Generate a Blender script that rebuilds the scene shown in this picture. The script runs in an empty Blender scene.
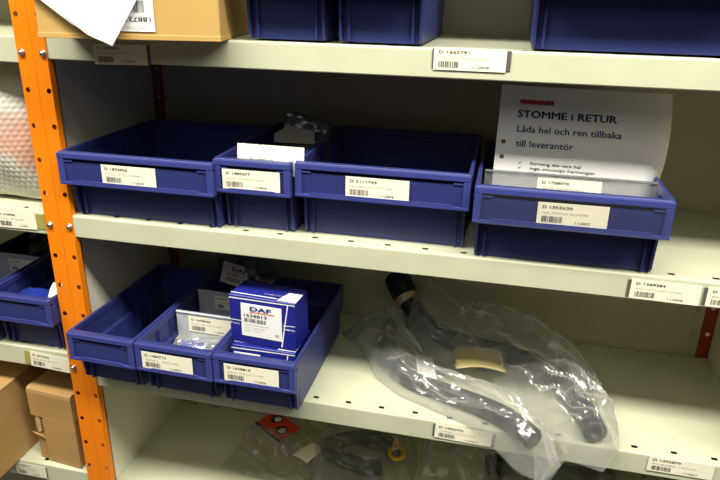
import bpy, bmesh, math, random
from mathutils import Vector, Matrix, noise
random.seed(7)
C = bpy.context.scene.collection
ROT = math.radians
ZO = 1350.0                       # the mm zero height (bolts of the upper shelf) above the floor
def W(x, y, z): return Vector((x/1000, y/1000, (z+ZO)/1000))
def lin(c):
    c /= 255.0
    return c/12.92 if c <= .04045 else ((c+.055)/1.055)**2.4
def rgb(r, g, b): return (lin(r), lin(g), lin(b), 1)

# ------------------------------------------------------------------ materials
def mat(name, col, rough=.5, metal=0.0, spec=.5, var=0.0, vscale=30.0, bump=0.0, bscale=200.0, alpha=1.0):
    m = bpy.data.materials.new(name); m.use_nodes = True
    nt = m.node_tree; b = nt.nodes['Principled BSDF']
    b.inputs['Base Color'].default_value = col
    b.inputs['Roughness'].default_value = rough
    b.inputs['Metallic'].default_value = metal
    b.inputs['Specular IOR Level'].default_value = spec
    if var or bump:
        tc = nt.nodes.new('ShaderNodeTexCoord')
    if var:
        n = nt.nodes.new('ShaderNodeTexNoise'); n.inputs['Scale'].default_value = vscale; n.inputs['Detail'].default_value = 5
        nt.links.new(tc.outputs['Object'], n.inputs['Vector'])
        r = nt.nodes.new('ShaderNodeValToRGB')
        r.color_ramp.elements[0].position = .3; r.color_ramp.elements[1].position = .7
        r.color_ramp.elements[0].color = tuple(c*(1-var) for c in col[:3])+(1,)
        r.color_ramp.elements[1].color = tuple(min(1, c*(1+var*.5)) for c in col[:3])+(1,)
        nt.links.new(n.outputs['Fac'], r.inputs['Fac']); nt.links.new(r.outputs['Color'], b.inputs['Base Color'])
    if bump:
        n2 = nt.nodes.new('ShaderNodeTexNoise'); n2.inputs['Scale'].default_value = bscale
        nt.links.new(tc.outputs['Object'], n2.inputs['Vector'])
        bm_ = nt.nodes.new('ShaderNodeBump'); bm_.inputs['Strength'].default_value = bump; bm_.inputs['Distance'].default_value = .002
        nt.links.new(n2.outputs['Fac'], bm_.inputs['Height']); nt.links.new(bm_.outputs['Normal'], b.inputs['Normal'])
    return m

def film(name, tint=(1, 1, 1), base=.12, edge=.7, white=.35, rough=.12, col=(.9, .9, .88, 1), bump=.25, bscale=60):
    """thin clear plastic film: mostly see-through, milky and shiny where it is seen edge-on or creased"""
    m = bpy.data.materials.new(name); m.use_nodes = True
    nt = m.node_tree; nt.nodes.clear(); N = nt.nodes.new; L = nt.links.new
    out = N('ShaderNodeOutputMaterial'); tr = N('ShaderNodeBsdfTransparent'); tr.inputs[0].default_value = tint+(1,)
    gl = N('ShaderNodeBsdfGlossy'); gl.inputs['Roughness'].default_value = rough
    df = N('ShaderNodeBsdfDiffuse'); df.inputs['Color'].default_value = col
    tl = N('ShaderNodeBsdfTranslucent'); tl.inputs['Color'].default_value = col
    dm = N('ShaderNodeMixShader'); dm.inputs[0].default_value = .4; L(df.outputs[0], dm.inputs[1]); L(tl.outputs[0], dm.inputs[2])
    mx = N('ShaderNodeMixShader'); mx.inputs[0].default_value = white
    L(gl.outputs[0], mx.inputs[1]); L(dm.outputs[0], mx.inputs[2])
    lw = N('ShaderNodeLayerWeight'); lw.inputs['Blend'].default_value = .35
    mr = N('ShaderNodeMapRange'); mr.inputs['To Min'].default_value = base; mr.inputs['To Max'].default_value = edge
    tc = N('ShaderNodeTexCoord'); no = N('ShaderNodeTexNoise'); no.inputs['Scale'].default_value = bscale; no.inputs['Detail'].default_value = 3
    bu = N('ShaderNodeBump'); bu.inputs['Strength'].default_value = bump; bu.inputs['Distance'].default_value = .004
    L(tc.outputs['Object'], no.inputs['Vector']); L(no.outputs['Fac'], bu.inputs['Height'])
    for n in (gl, df): L(bu.outputs['Normal'], n.inputs['Normal'])
    L(lw.outputs['Facing'], mr.inputs['Value'])
    fm = N('ShaderNodeMixShader'); L(mr.outputs[0], fm.inputs[0]); L(tr.outputs[0], fm.inputs[1]); L(mx.outputs[0], fm.inputs[2])
    L(fm.outputs[0], out.inputs['Surface'])
    return m

M = {
 'orange': mat('orange powder coat', rgb(255, 138, 14), .42, var=.06, vscale=9),
 'cream': mat('cream shelf enamel', rgb(205, 208, 180), .45, var=.07, vscale=14),
 'panel': mat('grey green panel enamel', rgb(196, 192, 168), .5, var=.06, vscale=6),
 'side': mat('pale panel enamel', rgb(228, 225, 204), .5, var=.05, vscale=6),
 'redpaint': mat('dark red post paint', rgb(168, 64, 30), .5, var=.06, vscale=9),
 'dividergrey': mat('smoky divider plastic', rgb(120, 124, 126), .3),
 'bolt': mat('zinc bolt', rgb(205, 205, 205), .3, 1.0),
 'blue': mat('blue bin plastic', rgb(48, 56, 116), .4, spec=.5, bump=.05, bscale=300),
 'bluetop': mat('lighter blue bin plastic', rgb(60, 68, 138), .34),  # lighter, smoother variant of the bin blue, used on the label holders
 'label': mat('cream label paper', rgb(250, 245, 222), .7),
 'white': mat('white paper', rgb(250, 250, 250), .7),
 'ink': mat('black print', rgb(78, 73, 72), .7),
 'faint': mat('faint grey print', rgb(196, 190, 174), .7),
 'navy': mat('navy print', rgb(40, 36, 105), .7),
 'red': mat('red print', rgb(190, 40, 45), .6),
 'strip': mat('grey label strip', rgb(96, 90, 84), .6),
 'olive': mat('olive label strip', rgb(166, 160, 84), .5),
 'card': mat('brown cardboard', rgb(182, 144, 90), .75, var=.1, vscale=12, bump=.08, bscale=120),
 'cardy': mat('yellow brown cardboard', rgb(196, 160, 92), .7, var=.06, vscale=10, bump=.05, bscale=120),
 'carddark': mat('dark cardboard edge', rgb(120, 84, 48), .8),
 'divider': mat('clear grey divider plastic', rgb(215, 222, 228), .3),
 'rubber': mat('black rubber hose', rgb(44, 45, 52), .42, var=.15, vscale=40),
 'blackrub': mat('black plastic cap', rgb(18, 18, 20), .45),
 'steel': mat('clamp steel', rgb(214, 190, 160), .35, .35),
 'brass': mat('brass fitting', rgb(190, 150, 60), .3, .9),
 'boxblue': mat('royal blue box print', rgb(34, 40, 140), .35),
 'boxorange': mat('orange print', rgb(235, 110, 50), .5),
 'logo': mat('logo blue print', rgb(60, 90, 170), .5),
 'redcard': mat('red card', rgb(222, 62, 34), .5),
 'yellow': mat('yellow plastic clip', rgb(205, 160, 30), .4),
 'darkpart': mat('dark rubber part', rgb(34, 34, 36), .35),
 'darkred': mat('dark red packet', rgb(130, 40, 30), .5),
 'greycard': mat('grey paper', rgb(140, 136, 128), .7),
 'manila': mat('manila leaflet', rgb(205, 190, 130), .6),
 'concrete': mat('grey concrete floor', rgb(84, 82, 78), .7, var=.15, vscale=4),
 'plaster': mat('dim plaster wall', rgb(120, 116, 104), .8),
 'foilblue': mat('blue wrapper', rgb(38, 56, 150), .25),
 'bag': film('clear bag film', base=.18, edge=.92, white=.55, rough=.17, bump=.35, bscale=22),
 'bag2': film('thin clear bag film', base=.16, edge=.8, white=.5, rough=.2, bump=.6, bscale=38, col=(.75, .74, .7, 1)),
 'greybag': film('smoky bag film', tint=(.6, .62, .7), base=.45, edge=.8, white=.75, rough=.2, col=(.16, .165, .2, 1)),
 'window': film('clear label window', base=.05, edge=.35, white=.2, rough=.08, bump=.05),
}
# frosted divider lets some light through
_b = M['divider'].node_tree.nodes['Principled BSDF']; _b.inputs['Alpha'].default_value = .62
M['dividergrey'].node_tree.nodes['Principled BSDF'].inputs['Alpha'].default_value = .5

# ------------------------------------------------------------------ mesh builder (all in mm)
class MB:
    def __init__(s): s.v = []; s.f = []; s.m = []; s.sm = []
    def add(s, vs, fs, mi=0, smooth=False):
        o = len(s.v); s.v += [tuple(v) for v in vs]
        for f in fs: s.f.append([i+o for i in f]); s.m.append(mi); s.sm.append(smooth)
    def box(s, x0, x1, y0, y1, z0, z1, mi=0, bev=0.0, seg=2):
        if bev <= 0:
            vs = [(x, y, z) for x in (x0, x1) for y in (y0, y1) for z in (z0, z1)]
            s.add(vs, [(0, 1, 3, 2), (4, 6, 7, 5), (0, 4, 5, 1), (2, 3, 7, 6), (0, 2, 6, 4), (1, 5, 7, 3)], mi); return
        bm = bmesh.new(); bmesh.ops.create_cube(bm, size=1)
        for v in bm.verts:
            v.co = Vector((x0+(v.co.x+.5)*(x1-x0), y0+(v.co.y+.5)*(y1-y0), z0+(v.co.z+.5)*(z1-z0)))
        bmesh.ops.bevel(bm, geom=bm.edges[:], offset=bev, segments=seg, profile=.5, affect='EDGES')
        s.bm(bm, mi)
    def bm(s, bm, mi=0, smooth=False):
        bm.verts.index_update()
        s.add([v.co[:] for v in bm.verts], [[v.index for v in f.verts] for f in bm.faces], mi, smooth); bm.free()
    def loops(s, loops, mi=0, smooth=False, cap0=True, cap1=False, closed=True):
        n = len(loops[0]); vs = [p for l in loops for p in l]; fs = []
        for i in range(len(loops)-1):
            for j in range(n if closed else n-1):
                k = (j+1) % n; fs.append((i*n+j, i*n+k, (i+1)*n+k, (i+1)*n+j))
        if cap0: fs.append(tuple(reversed(range(n))))
        if cap1: fs.append(tuple(range((len(loops)-1)*n, len(loops)*n)))
        s.add(vs, fs, mi, smooth)
    def grid(s, fn, nu, nv, mi=0, smooth=True):
        vs = [fn(i/nu, j/nv) for j in range(nv+1) for i in range(nu+1)]
        fs = [(j*(nu+1)+i, j*(nu+1)+i+1, (j+1)*(nu+1)+i+1, (j+1)*(nu+1)+i) for j in range(nv) for i in range(nu)]
        s.add(vs, fs, mi, smooth)
    def cyl(s, p0, p1, r0, r1=None, n=16, mi=0, caps=True):
        r1 = r0 if r1 is None else r1
        p0 = Vector(p0); p1 = Vector(p1); d = (p1-p0).normalized()
        a = d.orthogonal().normalized(); b = d.cross(a)
        l = [[p+(a*math.cos(t)+b*math.sin(t))*r for t in [2*math.pi*i/n for i in range(n)]] for p, r in ((p0, r0), (p1, r1))]
        s.loops(l, mi, n > 8, caps, caps)
    def build(s, name, mats, parent=None, loc=None, rot=None):
        me = bpy.data.meshes.new(name)
        me.from_pydata([Vector(v)*.001 for v in s.v], [], s.f)
        if not isinstance(mats, (list, tuple)): mats = [mats]
        for m in mats: me.materials.append(m)
        for p, mi, sm in zip(me.polygons, s.m, s.sm): p.material_index = mi; p.use_smooth = sm
        me.update()
        bm = bmesh.new(); bm.from_mesh(me); bmesh.ops.recalc_face_normals(bm, faces=bm.faces[:]); bm.to_mesh(me); bm.free()
        o = bpy.data.objects.new(name, me); C.objects.link(o)
        if parent: o.parent = parent
        if loc is not None: o.location = loc
        if rot is not None: o.rotation_euler = rot
        return o

def thing(name, label, cat, loc, rot=(0, 0, 0), group=None):
    o = bpy.data.objects.new(name, None); C.objects.link(o); o.empty_display_size = .02
    o.location = loc; o.rotation_euler = rot; tag(o, label, cat, group); return o
def tag(o, label, cat, group=None):
    o['label'] = label; o['category'] = cat
    if group: o['group'] = group
    return o

def solid(o, t, off=-1):
    md = o.modifiers.new('thickness', 'SOLIDIFY'); md.thickness = t*.001; md.offset = off
def bevel(o, w, seg=2):
    md = o.modifiers.new('soft edge', 'BEVEL'); md.width = w*.001; md.segments = seg; md.limit_method = 'ANGLE'

# ------------------------------------------------------------------ lettering
def text_geo(body, size=4.0, width=None, bold=0.0, align='LEFT', res=2):
    cu = bpy.data.curves.new('lettering', 'FONT'); cu.body = body; cu.size = size; cu.align_x = align
    cu.offset = bold; cu.resolution_u = res; cu.fill_mode = 'FRONT'
    ob = bpy.data.objects.new('lettering', cu); C.objects.link(ob)
    dg = bpy.context.evaluated_depsgraph_get(); dg.update()
    me = ob.evaluated_get(dg).to_mesh()
    vs = [v.co.copy() for v in me.vertices]; fs = [list(p.vertices) for p in me.polygons]
    ob.to_mesh_clear() if False else None
    bpy.data.objects.remove(ob); bpy.data.curves.remove(cu)
    if vs and width:
        x0 = min(v.x for v in vs); x1 = max(v.x for v in vs); k = width/max(1e-6, x1-x0)
        for v in vs: v.x = (v.x-x0)*k
    return vs, fs
def put_text(mb, body, x, z, size, width=None, mi=1, bold=0.0, y=-.35, mp=None, flip=False):
    vs, fs = text_geo(body, size, width)
    if bold:                                   # heavier strokes: the same letters laid again a hair to each side
        n = len(vs); d = bold*1.6; v0 = vs; f0 = fs; vs = []; fs = []
        for k, (dx, dz) in enumerate(((-d, 0), (d, 0), (0, -d*.6), (0, d*.6))):
            vs += [v+Vector((dx, dz, 0)) for v in v0]; fs += [[i+n*k for i in q] for q in f0]
    if flip and vs:
        cx = (min(v.x for v in vs)+max(v.x for v in vs)); cz = (min(v.y for v in vs)+max(v.y for v in vs))
        for v in vs: v.x = cx-v.x; v.y = cz-v.y
    f = mp or (lambda a, b, c: (a, c, b))
    mb.add([f(x+v.x, z+v.y, y) for v in vs], fs, mi)
def bars(mb, x0, x1, z0, z1, mi=1, y=-.35, mp=None, seed=1):
    r = random.Random(seed); x = x0; f = mp or (lambda a, b, c: (a, c, b))
    while x < x1:
        w = r.choice((.35, .35, .6, .9)); w = min(w, x1-x)
        mb.add([f(x, z0, y), f(x+w, z0, y), f(x+w, z1, y), f(x, z1, y)], [(0, 1, 2, 3)], mi)
        x += w+r.choice((.4, .4, .7, 1.1))
def label_card(mb, w, h, code, desc, num, seed=1, curl=0.0):
    """local: x 0..w, z 0..h, front face y=0 towards -y ; materials 0 paper, 1 ink, 2 faint"""
    mb.box(0, w, 0, .5, 0, h, 0)
    k = w/54.0
    put_text(mb, code, .07*w, h*.74, 4.6*h/25, .42*w, 1, .04)
    put_text(mb, desc, .07*w, h*.50, 3.6*h/25, .66*w, 2)
    bars(mb, .07*w, .36*w, h*.12, h*.40, 1, seed=seed)
    put_text(mb, num, .55*w, h*.12, 3.8*h/25, .22*w, 1)
LM = lambda paper='label': [M[paper], M['ink'], M['faint']]

# ------------------------------------------------------------------ setting
def plane(name, x0, x1, y0, y1, z, m):
    mb = MB(); mb.add([(x0, y0, z), (x1, y0, z), (x1, y1, z), (x0, y1, z)], [(0, 1, 2, 3)])
    o = mb.build(name, m); o['kind'] = 'structure'; return o
plane('floor', -4000, 5000, -3000, 700, 0, M['concrete'])
mb = MB(); mb.add([(-4000, 700, 0), (5000, 700, 0), (5000, 700, 3200), (-4000, 700, 3200)], [(0, 1, 2, 3)])
o = mb.build('wall_back', M['plaster']); o['kind'] = 'structure'

# ------------------------------------------------------------------ racks
PV = 48.739
def perforated(mb, x0, x1, zs, xc, r, zlo, zhi, y=0.0, mi=0):
    """flat strip in the xz plane at depth y with one round hole at xc for every z of zs"""
    n = 16; prev = zlo
    zs = sorted(zs); h = 12.0
    for z in zs:
        a, b = z-h, z+h
        mb.add([(x0, y, prev), (x1, y, prev), (x1, y, a), (x0, y, a)], [(0, 1, 2, 3)], mi)
        ring = [(xc+r*math.cos(2*math.pi*(i+.5)/n), y, z+r*math.sin(2*math.pi*(i+.5)/n)) for i in range(n)]
        def sq(t):
            c, s_ = math.cos(t), math.sin(t); 
            wx = (x1-xc) if c > 0 else (xc-x0)
            k = min(wx/abs(c) if abs(c) > 1e-6 else 1e9, h/abs(s_) if abs(s_) > 1e-6 else 1e9)
            return (xc+c*k, y, z+s_*k)
        # outer ring : ray hits plus the four corners
        pts = []
        ang = [2*math.pi*(i+.5)/n for i in range(n)]
        cor = [math.atan2(s2*h, s1) % (2*math.pi) for s1, s2 in ((x1-xc, 1), (-(xc-x0), 1), (-(xc-x0), -1), (x1-xc, -1))]
        cpt = [(x1, y, b), (x0, y, b), (x0, y, a), (x1, y, a)]
        for i in range(n):
            t0, t1 = ang[i], ang[(i+1) % n]
            q = [ring[i], sq(t0)]
            for t, p in zip(cor, cpt):
                tt1 = t1 if t1 > t0 else t1+2*math.pi
                if t0 < t < tt1 or t0 < t+2*math.pi < tt1: q.append(p)
            q += [sq(t1), ring[(i+1) % n]]
            mb.add(q, [tuple(range(len(q)))], mi)
        prev = b
    mb.add([(x0, y, prev), (x1, y, prev), (x1, y, zhi), (x0, y, zhi)], [(0, 1, 2, 3)], mi)

ZTOP, ZBOT = 420.0, -1349.0
holes = [-PV*k for k in range(-7, 27)]
def upright(parent, xa, xb, xc, yf, depth, web_x, name='upright', front=True, ret=True):
    """perforated flange xa..xb at depth yf, web going back (front post) or forward"""
    mb = MB(); s = 1 if front else -1
    perforated(mb, xa, xb, holes, xc, 3.6, ZBOT, ZTOP, yf)
    w0, w1 = (web_x, web_x+1.5)
    mb.box(w0, w1, min(yf+s*.5, yf+s*depth), max(yf+s*.5, yf+s*depth), ZBOT, ZTOP)
    if ret:
        rx = xb if abs(web_x-xa) < 3 else xa
        mb.box(rx-.8, rx, min(yf+s*.4, yf+s*10), max(yf+s*.4, yf+s*10), ZBOT, ZTOP) if rx > xc else mb.box(rx, rx+.8, min(yf+s*.4, yf+s*10), max(yf+s*.4, yf+s*10), ZBOT, ZTOP)
    return mb

def shelf_mesh(x0, x1, y0, y1, z, lip, slot0, slots=True, yrow=15, yrear=282):
    """steel shelf board: punched top, front lip and a return under it"""
    mb = MB(); xs = []
    k0 = math.ceil((x0+12-slot0)/50.0); k1 = math.floor((x1-12-slot0)/50.0)
    sl = [slot0+50*k for k in range(k0, k1+1)]
    def strip(ya, yb, hy0, hy1, hw):
        prev = x0
        for c in sl:
            mb.add([(prev, ya, z), (c-hw, ya, z), (c-hw, yb, z), (prev, yb, z)], [(0, 1, 2, 3)])
            mb.add([(c-hw, ya, z), (c+hw, ya, z), (c+hw, hy0, z), (c-hw, hy0, z)], [(0, 1, 2, 3)])
            mb.add([(c-hw, hy1, z), (c+hw, hy1, z), (c+hw, yb, z), (c-hw, yb, z)], [(0, 1, 2, 3)])
            prev = c+hw
        mb.add([(prev, ya, z), (x1, ya, z), (x1, yb, z), (prev, yb, z)], [(0, 1, 2, 3)])
    y_a = y0+2.5
    strip(y_a, 24, yrow-2.6, yrow+2.6, 4.0)
    mb.add([(x0, 24, z), (x1, 24, z), (x1, 270, z), (x0, 270, z)], [(0, 1, 2, 3)])
    strip(270, y1, yrear-2.6, yrear+2.6, 4.0)
    # rounded nose, lip, return, rear flange
    prof = [(y_a, z), (y0+.9, z-.5), (y0+.2, z-1.5), (y0, z-3), (y0, z-lip+1.5), (y0+.6, z-lip+.4), (y0+2, z-lip), (y0+15, z-lip), (y0+15, z-lip+10)]
    mb.loops([[(x, yy, zz) for yy, zz in prof] for x in (x0, x1)], 0, False, False, False, closed=False)
    mb.add([(x0, y1, z), (x1, y1, z), (x1, y1, z-lip), (x0, y1, z-lip)], [(0, 1, 2, 3)])
    # sheet under the top so the punched slots look into the dark hollow shelf
    mb.box(x0+1, x1-1, y0+12, y1-1, z-lip+2, z-lip+3)
    return mb

def bolt(parent, x, y, z):
    mb = MB(); mb.cyl((x, y, z), (x, y-1, z), 5.0, 5.0, 18)
    bm = bmesh.new(); bmesh.ops.create_uvsphere(bm, u_segments=16, v_segments=10, radius=1)
    for v in bm.verts: v.co = Vector((x+v.co.x*4.0, y-1-max(0, -v.co.y)*4.2+max(0, v.co.y)*.5, z+v.co.z*4.0))
    mb.bm(bm, 0, True); return mb.build('bolt', M['bolt'], parent)

RZ = [26, -227, -483.7, -742]          # shelf tops, main bay
LZ = [21, -226, -464, -703]            # shelf tops, bay beyond the orange upright
XR = 996.0
rack = thing('shelving_rack', 'cream steel shelving bay with three full rows of blue bins and bagged hoses', 'shelving', W(0, 0, -ZO))
off = Vector((0, 0, ZO))
def rackpart(mb, name, m, parent):
    mb.v = [(a, b, c+ZO) for a, b, c in mb.v]
    return mb.build(name, m, parent)
u = rackpart(upright(rack, .22, 20.8, 15.6, 0, 36, .3), 'upright', M['orange'], rack)
for z in (0, -5*PV, -10*PV, -15*PV): bolt(u, 15.6, -.3, z+ZO)
rackpart(upright(rack, 972, XR, 980, 0, 36, XR-2), 'upright', M['orange'], rack)
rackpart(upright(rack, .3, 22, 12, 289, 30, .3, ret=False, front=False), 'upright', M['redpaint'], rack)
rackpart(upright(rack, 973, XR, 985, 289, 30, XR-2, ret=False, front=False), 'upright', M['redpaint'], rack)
for i, z in enumerate([283]+RZ+[-1000]):
    rackpart(shelf_mesh(3.5 if i != 9 else 3, XR-4, 2.2, 287.5, z, 33.5 if i < 4 else 34, 84.18), 'shelf', M['cream'], rack)
mb = MB(); mb.box(2.2, 3.2, 37, 286, ZBOT, ZTOP); rackpart(mb, 'side_panel', M['side'], rack)
mb = MB(); mb.box(XR-3.4, XR-2.4, 37, 286, ZBOT, ZTOP); rackpart(mb, 'side_panel', M['side'], rack)
mb = MB()
perforated(mb, 22, 60, holes, 27, 3.4, ZBOT, ZTOP, 290.5); perforated(mb, 930, 973, [z-6 for z in holes], 963, 3.6, ZBOT, ZTOP, 290.5)
mb.add([(60, 290.5, ZBOT), (930, 290.5, ZBOT), (930, 290.5, ZTOP), (60, 290.5, ZTOP)], [(0, 1, 2, 3)])
mb.box(22, 973, 300, 301, ZBOT, ZTOP)
rackpart(mb, 'back_panel', M['panel'], rack)

rack2 = thing('shelving_rack', 'neighbouring shelving bay with bubble-wrap pouch and cardboard boxes, cut off by the frame', 'shelving', W(-500, 0, -ZO))
def lp(mb, name, m): 
    mb.v = [(a+500, b, c+ZO) for a, b, c in mb.v]
    return mb.build(name, m, rack2)
u2 = lp(upright(rack2, -24.5, -.22, -16.85, 0, 36, -1.8), 'upright', M['orange'])
for z in (0, -5*PV, -10*PV, -15*PV): bolt(u2, -16.85+500, -.3, z+ZO)
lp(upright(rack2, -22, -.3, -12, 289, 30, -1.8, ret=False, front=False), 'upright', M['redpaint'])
lp(upright(rack2, -996, -972, -980, 0, 36, -995), 'upright', M['orange'])
lp(upright(rack2, -996, -972, -980, 289, 30, -995, ret=False, front=False), 'upright', M['orange'])
for i, z in enumerate([283]+LZ):
    lp(shelf_mesh(-992, -3.5, 2.2, 287.5, z, 35, 34.18), 'shelf', M['cream'])
mb = MB(); mb.box(-3.2, -2.2, 37, 286, ZBOT, ZTOP); lp(mb, 'side_panel', M['side'])
mb = MB(); mb.box(-973, -22, 290.5, 291.5, ZBOT, ZTOP); lp(mb, 'back_panel', M['panel'])

# ------------------------------------------------------------------ shelf edge labels
def shelf_label(x0, x1, z0, z1, code, desc, num, label, roll=0.0, bx0=2.5, bx1=4, back='strip', seed=1, y=1.6, bh=None):
    w, h = x1-x0, z1-z0
    t = thing('shelf_label', label, 'label', W(x0, y, z0), (0, -roll, 0), 'part number labels on the shelf edges')
    mb = MB(); b0 = 1.5; b1 = h-1.5
    mb.box(-bx0, w+bx1, -.4, .4, b0, b1); mb.build('backing_strip', M[back], t)
    mb = MB(); label_card(mb, w, h, code, desc, num, seed); mb.v = [(a, b-1.0, c) for a, b, c in mb.v]
    mb.build('paper_card', LM(), t)
shelf_label(91, 167, -10.5, 15, 'D 1407402', 'ADAPTER PLATE', '112805', 'label on upper shelf edge under the yellow cardboard carton', roll=.02, seed=2, bx0=0)
shelf_label(532, 614, 2.5, 27.5, 'D 1655791', 'HYDR. MOTOR SEAL ALUMIN', '112808', 'label on upper shelf edge between the two groups of dark bins', roll=0, bx0=2, bx1=5, seed=3)
shelf_label(788, 867, -258, -232.5, 'D 1389384', 'BRACKET COMP COVER', '112808', 'whole label on middle shelf edge right of the bin with the paper sign', roll=-.01, seed=4, bx0=4, bx1=0)
shelf_label(874, 952, -258, -233, 'D 1389385', 'BRACKET COMP', '112809', 'label on middle shelf edge cut off by the picture border', seed=5, bx0=4)
shelf_label(565, 645, -509.5, -486, 'D 1492770', 'TURBO HOSE PIPE', '112810', 'label on lower shelf edge below the end of the bagged hose', roll=-.03, seed=6, bx0=3, bx1=5)
shelf_label(851, 932, -507.5, -484, 'D 1492879', 'RUBBER HOSE', '112807', 'label at the end of the lower shelf edge beyond the clear bag', roll=.0, seed=7, bx0=0, bx1=0)
shelf_label(-108, -41, -256, -230, 'D 1744906', 'FILTER', '112804', 'label with olive end strip under the bubble-wrap pouch', roll=.02, seed=8, bx0=0, bx1=15, back='olive')
shelf_label(-97, -26, -497, -470, 'D 1812330', 'BRACKET', '112803', 'faded label with olive end strip above the cardboard boxes', roll=-.05, seed=9, bx0=11, bx1=0, back='olive')
shelf_label(-172, -110, -733, -708, 'D 1620011', 'BOX', '112802', 'plain label on the lowest shelf edge under the cardboard boxes', seed=10, bx0=2, bx1=2)

# ------------------------------------------------------------------ storage bins
def rrect(hw, y0, y1, z, r, n=4):
    pts = []
    for cx, cy, a0 in ((hw-r, y0+r, -90), (hw-r, y1-r, 0), (-hw+r, y1-r, 90), (-hw+r, y0+r, 180)):
        for i in range(n):
            a = math.radians(a0+90*i/(n-1)); pts.append((cx+r*math.cos(a), cy+r*math.sin(a), z))
    return pts
def storage_bin(x, y, z, w, H, D, label, lab=None, rot=0.0, over=26, dividers=(), window=False, lift=.6, group='blue open-front storage bins on the shelves'):
    """x centre of the front, y of the front band, z of the shelf"""
    t = thing('storage_bin', label, 'storage bin', W(x, y, z+lift), (0, 0, rot), group)
    hw = w/2; zb = H-46
    body = MB()
    L = [rrect(hw-5.5, over+3, D-5, 0, 5), rrect(hw-4.5, over+1, D-4, zb-2, 5), rrect(hw-.2, 1.5, D-1, zb+1, 4), rrect(hw-.1, .2, D-.3, H-13.2, 4), rrect(hw-.1, 7, D-.3, H-13.1, 4), rrect(hw-.1, 7, D-.2, H-9, 4), rrect(hw-.1, .2, D-.2, H-8.9, 4), rrect(hw, 0, D, H-3, 4),
         rrect(hw, -.3, D, H-1, 4), rrect(hw-.8, .5, D-.8, H, 4), rrect(hw-4.2, 8, D-4.2, H, 3), rrect(hw-5, 9, D-5, H-1, 3),
         rrect(hw-5, 9, D-5, H-10, 3), rrect(hw-2.6, 9, D-2.6, H-11, 3), rrect(hw-2.8, 9, D-2.8, zb+4, 3), rrect(hw-7, over+4, D-6.5, zb+1, 4), rrect(hw-8, over+6, D-8, 2.5, 4)]
    body.loops(L, 0, False, True, True)
    # side fins in front of the recessed lower wall
    for s in (-1, 1):
        xa = s*(hw-5.2); xb = s*(hw-8.4)
        pr_ = [(over+2, zb+1), (over-10, zb+1), (over-8, zb-12), (over-4, 5), (over+3, 0)]
        body.loops([[(xx, a, b) for a, b in pr_] for xx in (xa, xb)], 0, False, True, True)
        body.box(min(s*(hw-15), s*(hw-18)), max(s*(hw-15), s*(hw-18)), over-2.5, over+4, 1, zb)
    # divider slots inside
    for s in (-1, 1):
        for k in range(5):
            yy = over+28+k*(D-over-50)/5
            for dy in (0, 5):
                body.box(min(s*(hw-10.5), s*(hw-7)), max(s*(hw-10.5), s*(hw-7)), yy+dy, yy+dy+1.5, 8, zb)
                body.box(min(s*(hw-5), s*(hw-2)), max(s*(hw-5), s*(hw-2)), yy+dy, yy+dy+1.5, zb+2, H-12)
    b = body.build('body', M['blue'], t); bevel(b, .5, 1)
    fr = MB(); p = -3.2
    fr.box(-hw+.2, hw-.2, p, .6, H-9, H-1, 0, 1.2)                           # top rail
    fr.box(-hw+.2, -hw+9.5, p+.5, .6, zb+3, H-7, 0, 1); fr.box(hw-9.5, hw-.2, p+.5, .6, zb+3, H-7, 0, 1)
    fr.box(-hw+.2, hw-.2, p, .6, zb, zb+4.5, 0, 1.0)
    a = hw*.78 if w > 160 else hw*.58
    lip = [(-a-6, zb+4.2), (a+6, zb+4.2), (a, zb+7), (-a, zb+7)]
    fr.loops([[(q[0], yy, q[1]) for q in lip] for yy in (p, p+2)], 0, False, True, True)
    for s in (-1, 1):
        fr.box(min(s*(hw-9), s*(a+3)), max(s*(hw-9), s*(a+3)), -1.4, .6, H-13.4, H-11)
    fr.box(-hw+9, hw-9, -1.2, .6, H-13.8, H-13) if False else None
    fr.build('label_holder', M['bluetop'], t)
    if lab:
        lx, lw, code, desc, num, sd = lab
        mb = MB(); label_card(mb, lw, 27, code, desc, num, sd)
        q = mb.build('label', LM(), t); q.location = Vector((lx-lw/2, -1.8, H-40.3))*.001
        q.rotation_euler = (0, random.uniform(-.006, .006), 0)
    if window:
        mb = MB(); mb.box(-hw+6, hw-3, p-1.6, p-.8, zb+1.5, H-8); mb.box(-hw+6, hw-3, p-1.6, p+4, zb+.6, zb+1.5)
        mb.build('label_window', M['window'], t)
    for yy, dh, lb in dividers:
        dv = MB(); dw = hw-8.8
        dv.box(-dw, dw, yy, yy+1.6, 4, dh, 0, .4, 1); dv.box(-dw, dw, yy-2.2, yy+3.2, dh-2.5, dh, 0, .8, 1)
        d = dv.build('divider', M['dividergrey' if window else 'divider'], t); d['label'] = 'clear plastic divider'
        if lb:
            lx, lw, lh, lz, code, desc, num = lb
            mb = MB(); label_card(mb, lw, lh, code, desc, num, int(yy)); mb.v = [(a_+lx-lw/2, b_+yy-.9, c_+lz) for a_, b_, c_ in mb.v]
            mb.build('label', LM(), d)
    return t
DEP = 256
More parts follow.
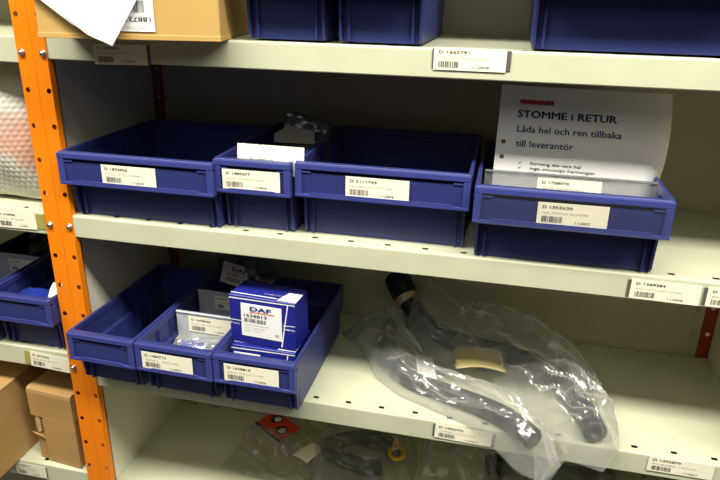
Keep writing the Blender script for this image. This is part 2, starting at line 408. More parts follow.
# middle shelf, left to right
storage_bin(138, -12, -227, 231, 98.5, DEP, 'wide empty blue bin beside the orange upright on the middle shelf', (-8, 81, 'D 1876956', 'OIL FILTER', '112805', 21))
storage_bin(303.5, -2, -227, 107, 104, DEP, 'narrow blue bin with grey packet and white card on the middle shelf', (-1, 80, 'D 1489277', 'GASKET EXHAUST VALVE', '112805', 22), over=28)
storage_bin(474, 3, -227, 226, 106, DEP-8, 'wide blue bin holding dark red packet and grey paper on the middle shelf', (-4, 82, 'D 2111743', 'SEALER RTV LOCT 300', '112806', 23), over=28)
storage_bin(703, -21, -227, 222, 101, DEP, 'wide blue bin holding the white paper sign', (3, 79, 'D 1353X30', 'AIR SPRING BUMPER', '112807', 24), window=True, over=30,
            dividers=((58, 106, (1, 76, 27, 74, 'D 1758070', 'AIR SPRING', '112807')),))
# lower shelf
storage_bin(74, -47, -483.7, 110, 92, 262, 'narrow empty blue bin without a label beside the orange upright on the lower shelf', None, rot=ROT(-1.2), over=24)
storage_bin(191, -48, -483.7, 121, 92, 268, 'narrow blue bin with clear dividers and foil packet on the lower shelf', (-10, 80, 'D 1489710', 'SEAL RING', '112804', 25), over=24, rot=ROT(-1),
            dividers=((104, 92, (8, 78, 27, 58, 'D 1698026', 'O-RING', '112804')), (178, 94, (2, 46, 25, 62, 'D 1489711', 'RING', '112804'))))
storage_bin(313.6, -48, -483.7, 122, 92.5, 268, 'narrow blue bin with royal blue part boxes on the lower shelf', (-4, 81, 'D 1638819', 'SENSOR TEMP EGR COOLER', '112806', 26), over=24)
# upper shelf (only the lower fronts show)
for cx, w, lb in ((352, 107, 'narrow dark bin touching the cardboard carton on the upper shelf'), (467, 109, 'second dark bin from the cardboard carton on the upper shelf'), (751, 232, 'wide dark bin alone at the end of the upper shelf')):
    storage_bin(cx, -20, 28, w, 106, DEP, lb, None, over=30, group='blue open-front storage bins on the shelves')
# neighbouring bay
storage_bin(-87, -14, -464, 117, 101, DEP, 'blue bin with blue wrapped packet beyond the orange upright', None, over=26)
storage_bin(-208, -20, -464, 117, 101, DEP, 'blue bin with divider label, mostly cut off beside the neighbouring packet bin', None, over=26,
            dividers=((150, 99, (10, 52, 24, 66, 'D 1700412', 'SEAL', '112801')),))

# ------------------------------------------------------------------ loose cards and papers
def curved_sheet(name, fn, w, h, mats, extra=None, nu=24, nv=24, thick=.25):
    mb = MB(); mb.grid(lambda u_, v_: fn(u_*w, v_*h, 0), nu, nv, 0)
    # back face a little behind so the sheet has thickness
    mb.grid(lambda u_, v_: fn(u_*w, v_*h, thick), nu, nv, 0)
    if extra: extra(mb, lambda a, b, c: fn(a, b, c))
    return mb.build(name, mats)
# white card standing in the narrow bin
def fcard(a, b, c): return (279+a, 8+c+b*.12, -142+b)
def xcard(mb, f):
    put_text(mb, 'D 1708149', 18, 16.5, 4.8, 32, 1, .03, mp=f)
    put_text(mb, 'GASKET', 18, 10.5, 3.6, 24, 2, mp=f)
    bars(mb, 6, 30, 2, 8, 1, mp=f, seed=4)
t = curved_sheet('label_card', lambda a, b, c: tuple(Vector(fcard(a, b, c))+Vector((0, 0, ZO))), 92, 38, LM(), xcard, 4, 4)
tag(t, 'blank topped white card standing upright in the narrow bin', 'card')

# printed sign in the end bin
def fsign(a, b, c):
    u_ = a/206.0; v_ = b/206.0
    curl = max(0, u_-.86)/.14
    y = 66+v_*36+10*math.sin(v_*math.pi)*-1 + curl**2*(26*(1-v_)+4)
    x = 611+a*.972 - curl**2*(22*(1-v_)**2-2) + 7*math.sin(v_*math.pi)*u_**3 + (1-v_)*-1.0 + 5*math.sin(v_*2.2)*u_
    z = -218+b*.945 - 2*u_ 
    return (x, y+c, z+ZO)
def xsign(mb, f):
    H_ = 206
    def tx(s_, x, z, size, w, mi, bold=0): put_text(mb, s_, x, z, size, w, mi, bold, y=-.6, mp=f)
    # red letterhead line
    n = 14
    for i in range(n):
        x0 = 25+i*3.0; mb.add([f(x0, H_-22.5-(i % 3)*.4, -.6), f(x0+2.8, H_-22.5-(i % 3)*.4, -.6), f(x0+2.8, H_-17.6+(i % 2)*.5, -.6), f(x0, H_-17.6+(i % 2)*.5, -.6)], [(0, 1, 2, 3)], 2)
    tx('STOMME i RETUR', 24, H_-40, 13, 120, 1, .3)
    tx('L\u00e5da hel och ren tillbaka', 25, H_-59, 12, 126, 1, .12)
    tx('till leverant\u00f6r', 25, H_-78, 12, 71, 1, .12)
    for i, s_ in enumerate(('Kartong ska vara hel', 'Inga smutsiga kartonger', 'M\u00e4rks av n\u00e5gon direkt p\u00e5 kartongen')):
        z = H_-101-i*6.5; tx(s_, 46, z, 5.6, (62, 80, 98)[i], 3, .03)
        mb.add([f(31, z+2, -.6), f(32.5, z, -.6), f(36, z+4.4, -.6), f(32.5, z+1.5, -.6)], [(0, 1, 2, 3)], 3)
    # two punched holes on the margin
    for zc in (H_-73, H_-93):
        mb.add([f(9+3*math.cos(i*math.pi/6), zc+3*math.sin(i*math.pi/6), -.6) for i in range(12)], [tuple(range(12))], 4)
t = curved_sheet('paper_sign', fsign, 206, 206, [M['white'], M['navy'], M['red'], M['ink'], M['carddark']], xsign, 48, 30)
tag(t, 'white printed notice sheet headed STOMME i RETUR standing curled in a wide bin', 'sign')

# ------------------------------------------------------------------ packets
def pillow_bag(name, c00, c10, c11, c01, bulge, mats, parent=None, nu=26, nv=26, amp=3.0, freq=.03, seed=0, nrm=None, both=True, edge=.35):
    """bag between four corner points (mm): a bulging crumpled front skin and a back skin"""
    c = [Vector(p) for p in (c00, c10, c11, c01)]
    n = ((c[1]-c[0]).cross(c[3]-c[0])).normalized() if nrm is None else Vector(nrm).normalized()
    def fn(side):
        def f(u_, v_):
            p = c[0]*(1-u_)*(1-v_)+c[1]*u_*(1-v_)+c[2]*u_*v_+c[3]*(1-u_)*v_
            e = (max(0, 1-(2*u_-1)**2)*max(0, 1-(2*v_-1)**2))**edge
            q = p*freq+Vector((seed*7.1, side*3.3, seed))
            w = (1-abs(noise.noise(q))*2)*amp+noise.noise(q*2.7)*amp*.6
            wob = Vector((noise.noise(p*.05+Vector((seed, 5, 1))), noise.noise(p*.05+Vector((9, seed, 4))), noise.noise(p*.05+Vector((2, 7, seed)))))*amp*.8
            return p+n*side*(bulge*e+w*min(1, e*1.5))+wob*(1 if 0 < u_ < 1 and 0 < v_ < 1 else 1)
        return f
    mb = MB(); mb.grid(fn(1), nu, nv, 0, False)
    if both: mb.grid(fn(-1), nu, nv, 0, False)
    mb.v = [(a, b, z+ZO) for a, b, z in mb.v]
    return mb
# grey packet standing in the narrow bin
t = pillow_bag('', (284, 120, -190), (366, 135, -190), (370, 150, -98), (304, 142, -80), 12, None, seed=3, nrm=(0, -1, .3)).build('plastic_packet', M['greybag'])
tag(t, 'smoky grey plastic packet rising behind the standing white card', 'packet')
mb = MB(); mb.add([W(291, 116, -124)*1000, W(352, 121, -124)*1000, W(350, 128, -107)*1000, W(310, 126, -100)*1000, W(291, 120, -112)*1000], [(0, 1, 2, 3, 4)])
o = mb.build('paper_slip', M['greycard']); solid(o, .4); o.parent = t
# dark red packet and grey paper in the wide bin
t = MB(); t.box(-60, 60, -45, 45, 0, 42, 0, 4); t = t.build('parts_packet', M['darkred'], None, W(470, 105, -224)+Vector((0, 0, .0005)), (0, 0, .15))
tag(t, 'dark red carton lying in the wide bin', 'packet')
t = MB(); t.grid(lambda a, b: (a*85-42, b*60-30, 1.5*math.sin(a*5)), 8, 6); t = t.build('paper_slip', M['greycard'], None, W(490, 110, -178), (0, 0, -.1)); solid(t, .4)
tag(t, 'grey paper slip lying on the dark red carton', 'paper')

# packet with white printed label behind the boxes (lower shelf)
t = pillow_bag('', (146, 225, -475), (262, 214, -475), (252, 222, -358), (126, 240, -358), 14, None, seed=5, amp=4, nrm=(0, -1, .2)).build('plastic_packet', M['greybag'])
tag(t, 'smoky clear packet with white label at the back of the narrow bins', 'packet')
mb = MB(); mb.box(0, 55, 0, .5, 0, 40)
put_text(mb, 'DAF', 18, 27, 10, 28, 1, .3); mb.add([(20, -.35, 24.5), (49, -.35, 24.5), (49, -.35, 26), (20, -.35, 26)], [(0, 1, 2, 3)], 2)
put_text(mb, '1638819', 10, 17, 7, 34, 3, .05); bars(mb, 10, 38, 6, 14, 3, seed=6)
o = mb.build('label', [M['white'], M['logo'], M['boxorange'], M['ink']], t, W(146, 208, -408), (-.15, .2, 0))

# royal blue boxes
def blue_box(loc, rot, w, d, h, label, lx=-.32, ls=.62):
    t = thing('parts_box', label, 'box', loc, rot, 'royal blue part boxes')
    mb = MB(); mb.box(-w/2, w/2, 0, d, 0, h, 0, .8, 1); mb.build('carton', M['boxblue'], t)
    ln = MB()                                    # white printed lines
    y = -.3
    ln.add([(-w/2, y, h-6), (w/2, y, h-4), (w/2, y, h-2.5), (-w/2, y, h-4)], [(0, 1, 2, 3)])
    ln.add([(w*.28, y, 3), (w*.30, y, 3), (w*.40, y, h-4), (w*.385, y, h-4)], [(0, 1, 2, 3)])
    ln.add([(-w/2, y, h*.46), (-w*.32, y, h*.46), (-w*.32, y, h*.475), (-w/2, y, h*.475)], [(0, 1, 2, 3)])
    ln.add([(w*.32, y, h*.50), (w/2, y, h*.52), (w/2, y, h*.535), (w*.32, y, h*.515)], [(0, 1, 2, 3)])
    put_text(ln, 'Genuine Parts', w*.33, h*.42, 5.0, 17, 0, .1, y=-.35)
    put_text(ln, 'Parts', -w*.485, h*.38, 5.0, 14, 0, .1, y=-.35)
    f = lambda a, b, c: (a, b, h-c)
    put_text(ln, 'Genuine Parts', -w*.03, d*.30, 6.0, 30, 0, .1, y=-.35, mp=f)
    ln.add([(-w/2, d*.12, h+.3), (w*.2, d*.12, h+.3), (w*.2, d*.16, h+.3), (-w/2, d*.16, h+.3)], [(0, 1, 2, 3)])
    ln.add([(w*.22, d*.05, h+.3), (w*.5, d*.05, h+.3), (w*.5, d*.6, h+.3), (w*.3, d*.6, h+.3)], [(0, 1, 2, 3)])
    ln.build('printing', M['white'], t)
    mb = MB(); lw, lh = w*ls, h*.70
    mb.box(0, lw, 0, .5, 0, lh, 0, .24, 1)
    put_text(mb, 'DAF', lw*.24, lh*.80, lh*.17, lw*.5, 1, .5); mb.add([(lw*.22, -.35, lh*.745), (lw*.82, -.35, lh*.745), (lw*.82, -.35, lh*.775), (lw*.22, -.35, lh*.775)], [(0, 1, 2, 3)], 2)
    put_text(mb, '1638819', lw*.08, lh*.60, lh*.14, lw*.56, 3, .08); bars(mb, lw*.08, lw*.62, lh*.44, lh*.56, 3, seed=12)
    for i in range(3): put_text(mb, ('SENSOR TEMPERATURE', 'EGR COOLER', 'QTY 1 PCS')[i], lw*.08, lh*(.34-.09*i), lh*.07, lw*(.6-.1*i), 4)
    mb.box(lw*.84, lw*.93, -.35, 0, lh*.12, lh*.20, 4)
    mb.build('label', [M['white'], M['logo'], M['boxorange'], M['ink'], M['faint']], t, Vector((w*lx, -.9, h*.16))*.001)
    return t
blue_box(W(306.5, 6, -401.5), (0, 0, ROT(-4)), 103, 50, 76, 'upright royal blue box with white label on top of another box')
b = blue_box(W(308, 0, -480.4), (0, 0, ROT(-1)), 99, 72, 77, 'lower royal blue box sunk in the bin under the other box', -.46, .42)

# foil packet in the divided bin
t = pillow_bag('', (145, 12, -440), (232, 6, -440), (232, 48, -428), (150, 48, -426), 9, None, seed=8, amp=5, nrm=(0, 0, 1), nu=16, nv=12).build('plastic_packet', M['bag'])
tag(t, 'clear crumpled packet with blue piece in the divided bin', 'packet')
mb = MB(); mb.box(-19, 19, -7, 7, -4, 4, 0, 3); mb.build('blue_piece', M['foilblue'], t, W(182, 26, -432), (.2, .1, .25))
# blue wrapped packet beyond the upright
t = pillow_bag('', (-138, 14, -389), (-42, 16, -390), (-44, 62, -392), (-136, 66, -392), 9, None, seed=9, amp=6, nrm=(0, -.3, 1), nu=18, nv=14).build('plastic_packet', M['foilblue'])
tag(t, 'glossy blue wrapped packet in the bin beyond the orange upright', 'packet')
mb = MB(); mb.grid(lambda a, b: (a*16, b*30, 3*math.sin(b*3)), 3, 6); o = mb.build('label', M['white'], t, W(-62, 22, -379), (.5, .1, .3)); solid(o, .4)
# dark bundle on the shelf behind
t = pillow_bag('', (-250, 190, -440), (-160, 190, -440), (-165, 235, -352), (-240, 235, -345), 22, None, seed=10, amp=8, nrm=(0, -1, .3)).build('plastic_packet', M['darkpart'])
tag(t, 'black bundle sticking up behind the divider label', 'packet')

# ------------------------------------------------------------------ cartons
# large carton on the upper shelf
t = thing('cardboard_carton', 'large yellow-brown cardboard carton on the upper shelf', 'box', W(180, -57, 26.6), (0, 0, ROT(11)))
mb = MB(); mb.box(-108, 108, 0, 230, 0, 150, 0, 2.2, 2); mb.box(-108.6, 108.6, -.9, 60, 0.1, 6, 0, .4, 1); mb.build('box', M['cardy'], t)
mb = MB(); mb.box(-22, 40, 0, .5, 0, 70)
put_text(mb, '188733', 5, 11, 7.5, 31, 1, .1, flip=True)
put_text(mb, 'KARTONG', 6, 2.5, 5.0, 26, 2, flip=True)
bars(mb, 8, 30, 21, 34, 1, seed=9); bars(mb, -12, 4, 21, 34, 1, seed=8); bars(mb, -14, 30, 46, 58, 2, seed=3)
mb.v = [(a, b, c) for a, b, c in mb.v]
mb.build('shipping_label', [M['white'], M['ink'], M['faint']], t, Vector((-8, -1.4, 9.5))*.001)
# white sheet hanging down the carton
def fsheet(a, b, c):
    P = [Vector((50, 0, 98)), Vector((214, 0, 98)), Vector((165, 0, 20)), Vector((121, 0, 43))]
    u_, v_ = a, b
    p = P[3]*(1-u_)*(1-v_)+P[2]*u_*(1-v_)+P[1]*u_*v_+P[0]*(1-u_)*v_
    return (p.x, -77+(p.x-110)*.19-4*math.sin(u_*3.1)-3*(1-v_)+c, p.z+ZO+1.2*math.sin(9*u_)*(1-v_)*(1-u_))
t = curved_sheet('paper_sheet', fsheet, 1, 1, M['white'], None, 14, 10, .3)
tag(t, 'torn white sheet hanging point-down over the front of the large carton', 'paper')

# lidded box on the bottom shelf of the neighbouring bay
t = thing('cardboard_box', 'tan lidded cardboard box with torn slot beside the orange upright', 'box', W(-86, 14, -702.4), (0, 0, ROT(-5)))
mb = MB(); mb.box(-43, 43, 0, 210, 0, 144, 0, 1.5, 2); mb.build('box', M['card'], t)
mb = MB(); w = 45.5
prof = [(-3, 92), (-3.4, 140), (-2.4, 146), (1, 148.5), (8, 149), (212, 149), (212, 146.5), (8, 146.5), (0, 145), (-.6, 140), (-.5, 92)]
mb.loops([[(x, a, b) for a, b in prof] for x in (-w, w)], 0, False, True, True)
mb.loops([[(x, y, z) for x, z in ((-24, 2), (w, 1), (w, 93), (-20, 93), (-22, 60))] for y in (-3.2, -.6)], 0, False, True, True); mb.box(-w, -w+1.6, -2, 212, 96, 147); mb.box(w-1.6, w, -2, 212, 96, 147); mb.build('lid', M['card'], t)
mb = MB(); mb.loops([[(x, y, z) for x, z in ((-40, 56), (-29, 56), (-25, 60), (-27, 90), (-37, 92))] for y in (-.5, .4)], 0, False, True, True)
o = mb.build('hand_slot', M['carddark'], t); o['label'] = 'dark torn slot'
mb = MB(); mb.grid(lambda a, b: (-43+a*22-b*3, -3.2-3*math.sin(b*2), 50+b*9-a*3), 4, 4); o = mb.build('torn_flap', M['card'], t); solid(o, 1.5)
mb = MB(); mb.box(-36, -33, -2, .5, 58, 92); mb.box(-31.5, -30, -1.6, .5, 60, 88); mb.build('slot_strip', M['manila'], t)

t = thing('cardboard_box', 'brown cardboard box cut off by the frame beside the tan lidded box', 'box', W(-246, -84, -702.4), (0, 0, ROT(2)))
mb = MB(); mb.box(-90, 88, 0, 240, 0, 152, 0, 2, 2); mb.build('box', M['card'], t)
mb = MB(); mb.box(-91, 89, -1.2, 100, 150.5, 153.5, 0, .8, 1); mb.box(-91, 89, 101.5, 241, 150.5, 153.5, 0, .8, 1)
mb.build('flap', M['card'], t)

# ------------------------------------------------------------------ bubble wrap pouch
def bubble_mat():
    m = bpy.data.materials.new('bubble wrap film'); m.use_nodes = True
    nt = m.node_tree; N = nt.nodes.new; L = nt.links.new; b = nt.nodes['Principled BSDF']; out = nt.nodes['Material Output']
    tc = N('ShaderNodeTexCoord')
    n = N('ShaderNodeTexNoise'); n.inputs['Scale'].default_value = 14; n.inputs['Detail'].default_value = 1
    L(tc.outputs['Object'], n.inputs['Vector'])
    r = N('ShaderNodeValToRGB'); e = r.color_ramp.elements
    e[0].position = .36; e[0].color = rgb(228, 176, 152); e[1].position = .54; e[1].color = rgb(228, 228, 214)
    L(n.outputs['Fac'], r.inputs['Fac']); L(r.outputs['Color'], b.inputs['Base Color'])
    b.inputs['Roughness'].default_value = .48; b.inputs['Specular IOR Level'].default_value = .7
    tr = N('ShaderNodeBsdfTransparent'); mx = N('ShaderNodeMixShader'); mx.inputs[0].default_value = .68
    L(tr.outputs[0], mx.inputs[1]); L(b.outputs[0], mx.inputs[2]); L(mx.outputs[0], out.inputs['Surface'])
    return m
def bubble(u_, v_, side=1):
    # u along x, v up; the pouch leans back and bulges
    x = -265+u_*238-8*math.sin(v_*3); z = -219.5+v_*210+5*noise.noise(Vector((u_*3, v_*3, 2)))
    e = max(0, (1-(2*u_-1)**4))*max(0, 1-(2*v_-1)**2)
    y = 45+v_*28 - side*(40*e**.6+8*e*noise.noise(Vector((u_*4, v_*3, 5)))+9*e*math.sin(7*(u_+v_*.8)))
    # staggered bubbles
    s = 9.0; row = round(v_*210/(s*.866)); ox = (row % 2)*s*.5
    dx = (u_*238-ox)/s; dx = (dx-round(dx))*s; dz = v_*210-row*s*.866
    d = math.hypot(dx, dz)
    if d < 3.7 and side > 0: y -= 1.4*math.sqrt(1-(d/3.7)**2)
    return (x, y, z+ZO)
t = thing('bubble_wrap_pouch', 'clear bubble-wrap pouch with reddish tint standing beyond the orange upright', 'packaging', W(-150, 50, -225))
mb = MB(); mb.grid(lambda a, b: bubble(a, b, 1), 150, 120, 0); mb.grid(lambda a, b: bubble(a, b, -1), 30, 24, 0)
mb.v = [(a+150, b-50, c-ZO+225) for a, b, c in mb.v]
mb.build('bubble_film', bubble_mat(), t)
mb = MB(); mb.box(-85, 88, -12, 24, 8, 150, 0, 12, 3); mb.build('wrapped_part', mat('grey wrapped part', rgb(140, 140, 134), .6, var=.5, vscale=25), t)

# ------------------------------------------------------------------ hoses in bags
def spline(pts, n=14):
    out = []
    P = [Vector(p) for p in pts]; P = [P[0]*2-P[1]]+P+[P[-1]*2-P[-2]]
    for i in range(1, len(P)-2):
        for k in range(n):
            t = k/n; a, b, c, d = P[i-1], P[i], P[i+1], P[i+2]
            out.append(.5*((2*b)+(-a+c)*t+(2*a-5*b+4*c-d)*t*t+(-a+3*b-3*c+d)*t**3))
    out.append(P[-2]); return out
def tube(mb, path, rad, n=20, mi=0, inner=None):
    loops = []; up = Vector((0, 0, 1)); m = len(path)
    for i, p in enumerate(path):
        d = (path[min(i+1, m-1)]-path[max(i-1, 0)]).normalized()
        a = d.cross(up).normalized(); b = a.cross(d); r = rad(i/(m-1))
        loops.append([p+(a*math.cos(q)+b*math.sin(q))*r for q in [2*math.pi*k/n for k in range(n)]])
    if inner:                              # hollow ends
        def ring(i, r, push):
            d = (path[min(i+1, m-1)]-path[max(i-1, 0)]).normalized(); a = d.cross(up).normalized(); b = a.cross(d)
            return [path[i]+d*push+(a*math.cos(q)+b*math.sin(q))*r for q in [2*math.pi*k/n for k in range(n)]]
        loops = [ring(0, inner, 22), ring(0, inner, 0)]+loops+[ring(m-1, inner, 0), ring(m-1, inner, -22)]
    mb.loops([[(v.x, v.y, v.z+ZO) for v in l] for l in loops], mi, True, True, True)
S3 = -483.7
# hose lying along the front
hA = spline([(464, 196, S3+40), (465, 160, S3+30), (478, 115, S3+19), (512, 76, S3+18), (565, 55, S3+18), (625, 32, S3+18), (667, 7, S3+18), (697, -28, S3+19)])
mb = MB(); tube(mb, hA, lambda t: 13.5+1.2*math.sin(t*9), inner=8)
t = thing('rubber_hose', 'bent dark rubber hose lying along the shelf front with open end', 'hose', W(0, 0, -ZO))
mb.build('hose', M['rubber'], t)
for p in ((458, 140, S3+46), (466, 168, S3+50)):
    mb = MB(); mb.cyl((p[0], p[1], p[2]+ZO-8), (p[0]-2, p[1]-4, p[2]+ZO+4), 5, 4, 14); o = mb.build('fitting', M['brass'], t); o['label'] = 'brass fitting'
mb = MB(); tube(mb, hA[-7:]+[hA[-1]+(hA[-1]-hA[-2])*.2], lambda t: 15.2); o = mb.build('end_plug', M['blackrub'], t); o['label'] = 'black end plug'
# hose with black cap leaning on the back panel
hB = spline([(472, 252, S3+80), (486, 238, S3+64), (516, 216, S3+42), (556, 199, S3+28), (600, 188, S3+24), (649, 182, S3+22), (696, 163, S3+22), (740, 122, S3+21), (769, 52, S3+20), (780, 5, S3+20)])
mb = MB(); tube(mb, hB, lambda t: 16+2.2*max(0, 1-t*5), inner=9)
t = thing('rubber_hose', 'dark rubber hose with black end cap and steel clamp leaning at the back', 'hose', W(0, 0, -ZO))
mb.build('hose', M['rubber'], t)
cap = spline([(454, 270, S3+99), (472, 252, S3+80), (479, 245, S3+72)], 6)
mb = MB(); tube(mb, cap, lambda t: 20.5 if t > .12 else 16); 
for k in range(7):
    a = 2*math.pi*k/7; d = (cap[-1]-cap[0]).normalized(); p = d.orthogonal().normalized(); q = d.cross(p)
    o_ = (p*math.cos(a)+q*math.sin(a))*20
    tube(mb, [cap[1]+o_, cap[-3]+o_], lambda t: 3.4, 8)
o = mb.build('end_cap', M['blackrub'], t); o['label'] = 'black ribbed end cap'
mb = MB(); cl = hB[6:15]
tube(mb, cl, lambda t: 19.6-.6*t, 24); o = mb.build('hose_clamp', M['steel'], t); o['label'] = 'steel hose clamp'
mb = MB(); d = Vector((0, 0, 0))
mb.grid(lambda a, b: (529+a*30-b*18, 72+b*78-a*6+a*b*4, S3+24+ZO-6*math.sin(a*2.6)+3*math.sin(b*4)), 8, 8); o = mb.build('paper_tag', M['white']); solid(o, .4); tag(o, 'crumpled white paper tag between the two bagged hoses', 'tag')
mb = MB(); mb.grid(lambda a, b: (584+a*74-b*8, 90+b*52+a*6, S3+36+ZO+7*math.sin(a*3)+b*4), 10, 8); o = mb.build('paper_leaflet', M['manila']); solid(o, .4); tag(o, 'folded manila leaflet inside the clear bag of the capped hose', 'leaflet')

def drape_bag(name, bottom, right, top, left, path, r, m, seed, nu=84, nv=64, amp=5.0, slope=.8, floor=S3, hang=None, extra=()):
    """clear bag: Coons patch between four boundary polylines (x, y), lifted over what lies inside, crumpled"""
    B, R_, T, L_ = [[Vector((p[0], p[1], 0)) for p in q] for q in (bottom, right, top, left)]
    def along(q, t):
        s = [0]
        for i in range(len(q)-1): s.append(s[-1]+(q[i+1]-q[i]).length)
        d = t*s[-1]
        for i in range(len(q)-1):
            if d <= s[i+1]+1e-9: return q[i].lerp(q[i+1], (d-s[i])/max(1e-9, s[i+1]-s[i]))
        return q[-1]
    P = [(p.x, p.y, p.z) for p in path[::2]]+([(p.x, p.y, p.z) for p in spline(extra, 8)] if extra else [])
    def ridge(p, f, sd): return 1-abs(noise.noise(p*f+Vector((sd, sd*.7, 0))))*2.2
    def pt(u_, v_):
        return along(B, u_)*(1-v_)+along(T, u_)*v_+along(L_, v_)*(1-u_)+along(R_, v_)*u_ - (B[0]*(1-u_)*(1-v_)+B[-1]*u_*(1-v_)+T[0]*(1-u_)*v_+T[-1]*u_*v_)
    def top_f(u_, v_):
        p = pt(u_, v_)
        e = min(1, 12*min(u_, 1-u_, v_, 1-v_))
        h = 3
        for x, y, z in P:
            d = math.hypot(p.x-x, p.y-y)
            h = max(h, z-floor+r+11-max(0, d-r*.5)*slope)
        q = Vector((p.x, p.y, 0))
        qa = Vector(((q.x*.86-q.y*.5)*.010, (q.x*.5+q.y*.86)*.036, seed))+Vector((noise.noise(q*.02+Vector((seed, 1, 2))), noise.noise(q*.02+Vector((3, seed, 2))), 0))*.5
        w = amp*((1-abs(noise.noise(qa))*3.6)*1.15+ridge(q, .022, seed)*.65+(1-abs(noise.noise(qa*2.3+Vector((4, 1, 0))))*3)*.35+noise.noise(q*.1+Vector((0, 0, seed)))*.15)
        z = floor+1.2+(h+max(-h*.6, w)+amp*.4)*(e**.5)+2.5*(1-e)*(1+noise.noise(q*.07+Vector((seed, 0, 0))))
        xy = Vector((noise.noise(q*.03+Vector((1, seed, 0))), noise.noise(q*.03+Vector((seed, 4, 2))), 0))*4*e
        if p.y < 3 and hang: z += hang(p)
        return (p.x+xy.x, p.y+xy.y, max(z, floor+1.0 if p.y > 0 else z)+ZO)
    def bot_f(u_, v_):
        p = pt(u_, v_); z = floor+.7
        if p.y < 3 and hang: z += hang(p)
        return (p.x, p.y, z+ZO)
    mb = MB(); mb.grid(top_f, nu, nv, 0, False); mb.grid(bot_f, nu//3, nv//3, 0, False)
    return mb.build(name, m)
hangA = lambda p: -max(0, -p.y-6)*.55
t = drape_bag('plastic_bag', [(420, 165), (460, 86), (503, 48), (562, 22), (628, -8), (682, -50), (715, -56)], [(715, -56), (736, -33), (718, 14)],
              [(372, 212), (430, 262), (500, 190), (560, 130), (650, 85), (718, 14)], [(420, 165), (385, 195), (372, 212)], hA, 13, M['bag'], 2.3, hang=hangA, amp=6.5)
tag(t, 'clear plastic bag around the bent hose at the shelf front', 'bag')
t = drape_bag('plastic_bag', [(500, 175), (560, 120), (640, 110), (680, 70), (715, 20), (745, -24)], [(745, -24), (790, -32), (812, -4)],
              [(470, 268), (560, 278), (660, 262), (745, 212), (795, 120), (812, -4)], [(500, 175), (480, 225), (470, 268)], hB, 17, M['bag'], 6.1, amp=8, slope=.55, hang=hangA,
              extra=[(560, 215, S3+44), (620, 205, S3+50), (680, 175, S3+48), (725, 120, S3+38), (752, 60, S3+26)])
tag(t, 'clear crumpled plastic bag around the capped hose', 'bag')
# twisted tail of bag hanging over the shelf edge
mb = MB()
def tail(a, b):
    w = (1-b)*38+5; x = 722-b*12+(a-.5)*w; y = -30-b*10+3*math.sin(a*9+b*3)-5*math.sin(a*3.14); z = -478-b*66-8*(a)*(1-b)
    return (x, y, z+ZO)
mb.grid(tail, 14, 16, 0, False)
mb.grid(lambda a, b: (tail(a, b)[0], tail(a, b)[1]+1.5+4*math.sin(a*3.14), tail(a, b)[2]), 14, 16, 0, False)
o = mb.build('bag_tail', M['bag'], t)

# ------------------------------------------------------------------ bottom shelf contents
S4 = -742
def flat_bag(bottom, right, top, left, path, r, m, seed, label, **k):
    o = drape_bag('plastic_bag', bottom, right, top, left, path, r, m, seed, nu=50, nv=44, floor=S4, **k); tag(o, label, 'bag'); return o
pathc = [Vector((x, 185, S4+8)) for x in range(200, 310, 10)]
b1 = flat_bag([(172, 112), (250, 100), (345, 100)], [(345, 100), (340, 190), (322, 262)], [(192, 275), (250, 284), (322, 262)], [(172, 112), (180, 190), (192, 275)], pathc, 14, M['bag2'], 4.4,
         'clear bag with red card on the bottom shelf', amp=5)
# red hazard-style card in the bag
t = thing('paper_card', 'red card with round black and white symbols inside the clear bag', 'card', W(228, 258, S4+34), (ROT(4), 0, ROT(-34)))
mb = MB(); mb.box(0, 78, -54, 0, 0, .8); mb.build('card', M['redcard'], t)
mb = MB()
for cx, cy in ((22, -16), (54, -30)):
    mb.cyl((cx, cy, .9), (cx, cy, 1.2), 12, 12, 24, 0); mb.cyl((cx+3, cy+1, 1.2), (cx+3, cy+1, 1.6), 7, 7, 20, 1)
mb.box(0, 78, -54, -48, .8, 1.2, 0); mb.build('symbols', [M['blackrub'], M['white']], t)
t = MB(); t.grid(lambda a, b: (a*36, b*50, 4*math.sin(a*3)+2*math.sin(b*4)), 8, 8); t = t.build('paper_tag', M['label'], None, W(298, 148, S4+26), (0, 0, ROT(-25))); solid(t, .4)
tag(t, 'cream paper tag beside the red card in the clear bag', 'tag')
# coiled dark hose in a bag with yellow clip
ring = [Vector((415+62*math.cos(a), 195+38*math.sin(a), S4+23+6*math.sin(2*a))) for a in [2*math.pi*i/40 for i in range(36)]]
mb = MB(); tube(mb, ring, lambda t: 15, 16)
t = mb.build('coiled_hose', M['darkpart']); tag(t, 'short coiled black hose inside a clear bag on the bottom shelf', 'hose')
b2 = flat_bag([(338, 105), (420, 110), (520, 120)], [(520, 120), (525, 200), (512, 272)], [(325, 262), (420, 282), (512, 272)], [(338, 105), (326, 190), (325, 262)], ring, 15, M['bag2'], 8.2,
         'clear bag with coiled black hose on the bottom shelf', amp=6)
clip = [Vector((488+13*math.cos(a), 178+17*math.sin(a), S4+46)) for a in [2*math.pi*i/24 for i in range(25)]]
mb = MB(); tube(mb, clip, lambda t: 4, 10); mb.box(476, 488, 190, 212, S4+42+ZO, S4+50+ZO, 0, 2)
t = mb.build('plastic_clip', M['yellow']); tag(t, 'yellow ring-shaped plastic clip beside the coiled black hose', 'clip')
p3 = [Vector((x, 235, S4+26)) for x in range(560, 640, 8)]
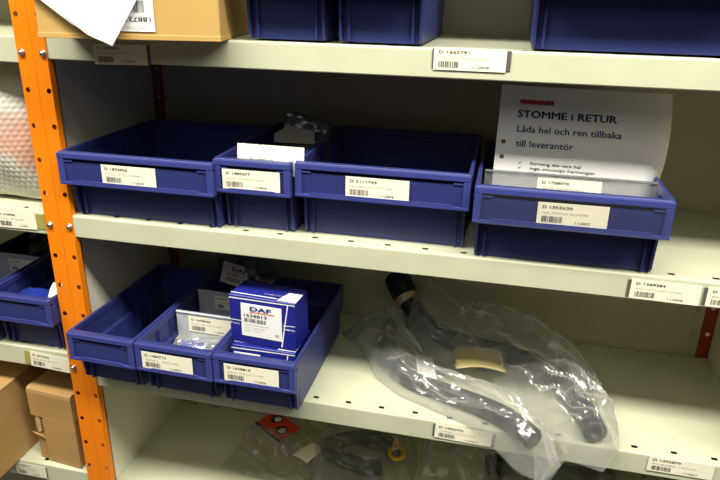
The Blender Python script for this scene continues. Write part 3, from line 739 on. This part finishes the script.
flat_bag([(530, 165), (600, 160), (668, 170)], [(668, 170), (672, 230), (650, 280)], [(540, 275), (600, 284), (650, 280)], [(530, 165), (528, 225), (540, 275)], p3, 22, M['bag'], 3.7,
         'crumpled empty-looking clear bag under the shelf label', amp=10)
p4 = spline([(650, 215, S4+22), (720, 235, S4+22), (800, 225, S4+22), (870, 240, S4+22)])
mb = MB(); tube(mb, p4, lambda t: 18, 16, inner=14); t = mb.build('rubber_hose', M['darkpart']); tag(t, 'black hose lying deep under the lower shelf edge', 'hose')
flat_bag([(680, 150), (780, 150), (880, 160)], [(880, 160), (890, 220), (880, 276)], [(676, 270), (780, 284), (880, 276)], [(680, 150), (672, 210), (676, 270)], p4, 18, M['bag2'], 5.7,
         'clear bag over the black hose on the bottom shelf', amp=8)

# ------------------------------------------------------------------ light
def area(name, loc, size, sy, power, col, target):
    l = bpy.data.lights.new(name, 'AREA'); l.shape = 'RECTANGLE'; l.size = size; l.size_y = sy; l.energy = power; l.color = col
    o = bpy.data.objects.new(name, l); C.objects.link(o); o.location = loc
    o.rotation_euler = (Vector(target)-Vector(loc)).to_track_quat('-Z', 'Y').to_euler(); return o
area('aisle_tube_light', W(700, -760, 1250), 3.6, .3, 112, (1, .96, .84), W(700, -500, -1000))
area('aisle_tube_light', W(700, -1800, 1250), 3.6, .9, 10, (1, .955, .82), W(700, -400, -300))
w = bpy.data.worlds.new('dim aisle light'); bpy.context.scene.world = w; w.use_nodes = True
w.node_tree.nodes['Background'].inputs[0].default_value = (1, .93, .8, 1); w.node_tree.nodes['Background'].inputs[1].default_value = .036

# ------------------------------------------------------------------ camera
cd = bpy.data.cameras.new('camera'); cam = bpy.data.objects.new('camera', cd); C.objects.link(cam)
cd.sensor_width = 36; cd.lens = 640.6685/720*36; cd.clip_start = .02; cd.clip_end = 50
cam.location = W(619.2013, -762.6452, 85.0114); cam.rotation_euler = (1.2006012, -.0200119, .2263587)
cd.dof.use_dof = False
sc = bpy.context.scene; sc.camera = cam
sc.view_settings.view_transform = 'Standard'; sc.view_settings.look = 'None'; sc.view_settings.gamma = 1; sc.view_settings.exposure = 0
sc.view_settings.use_curve_mapping = False
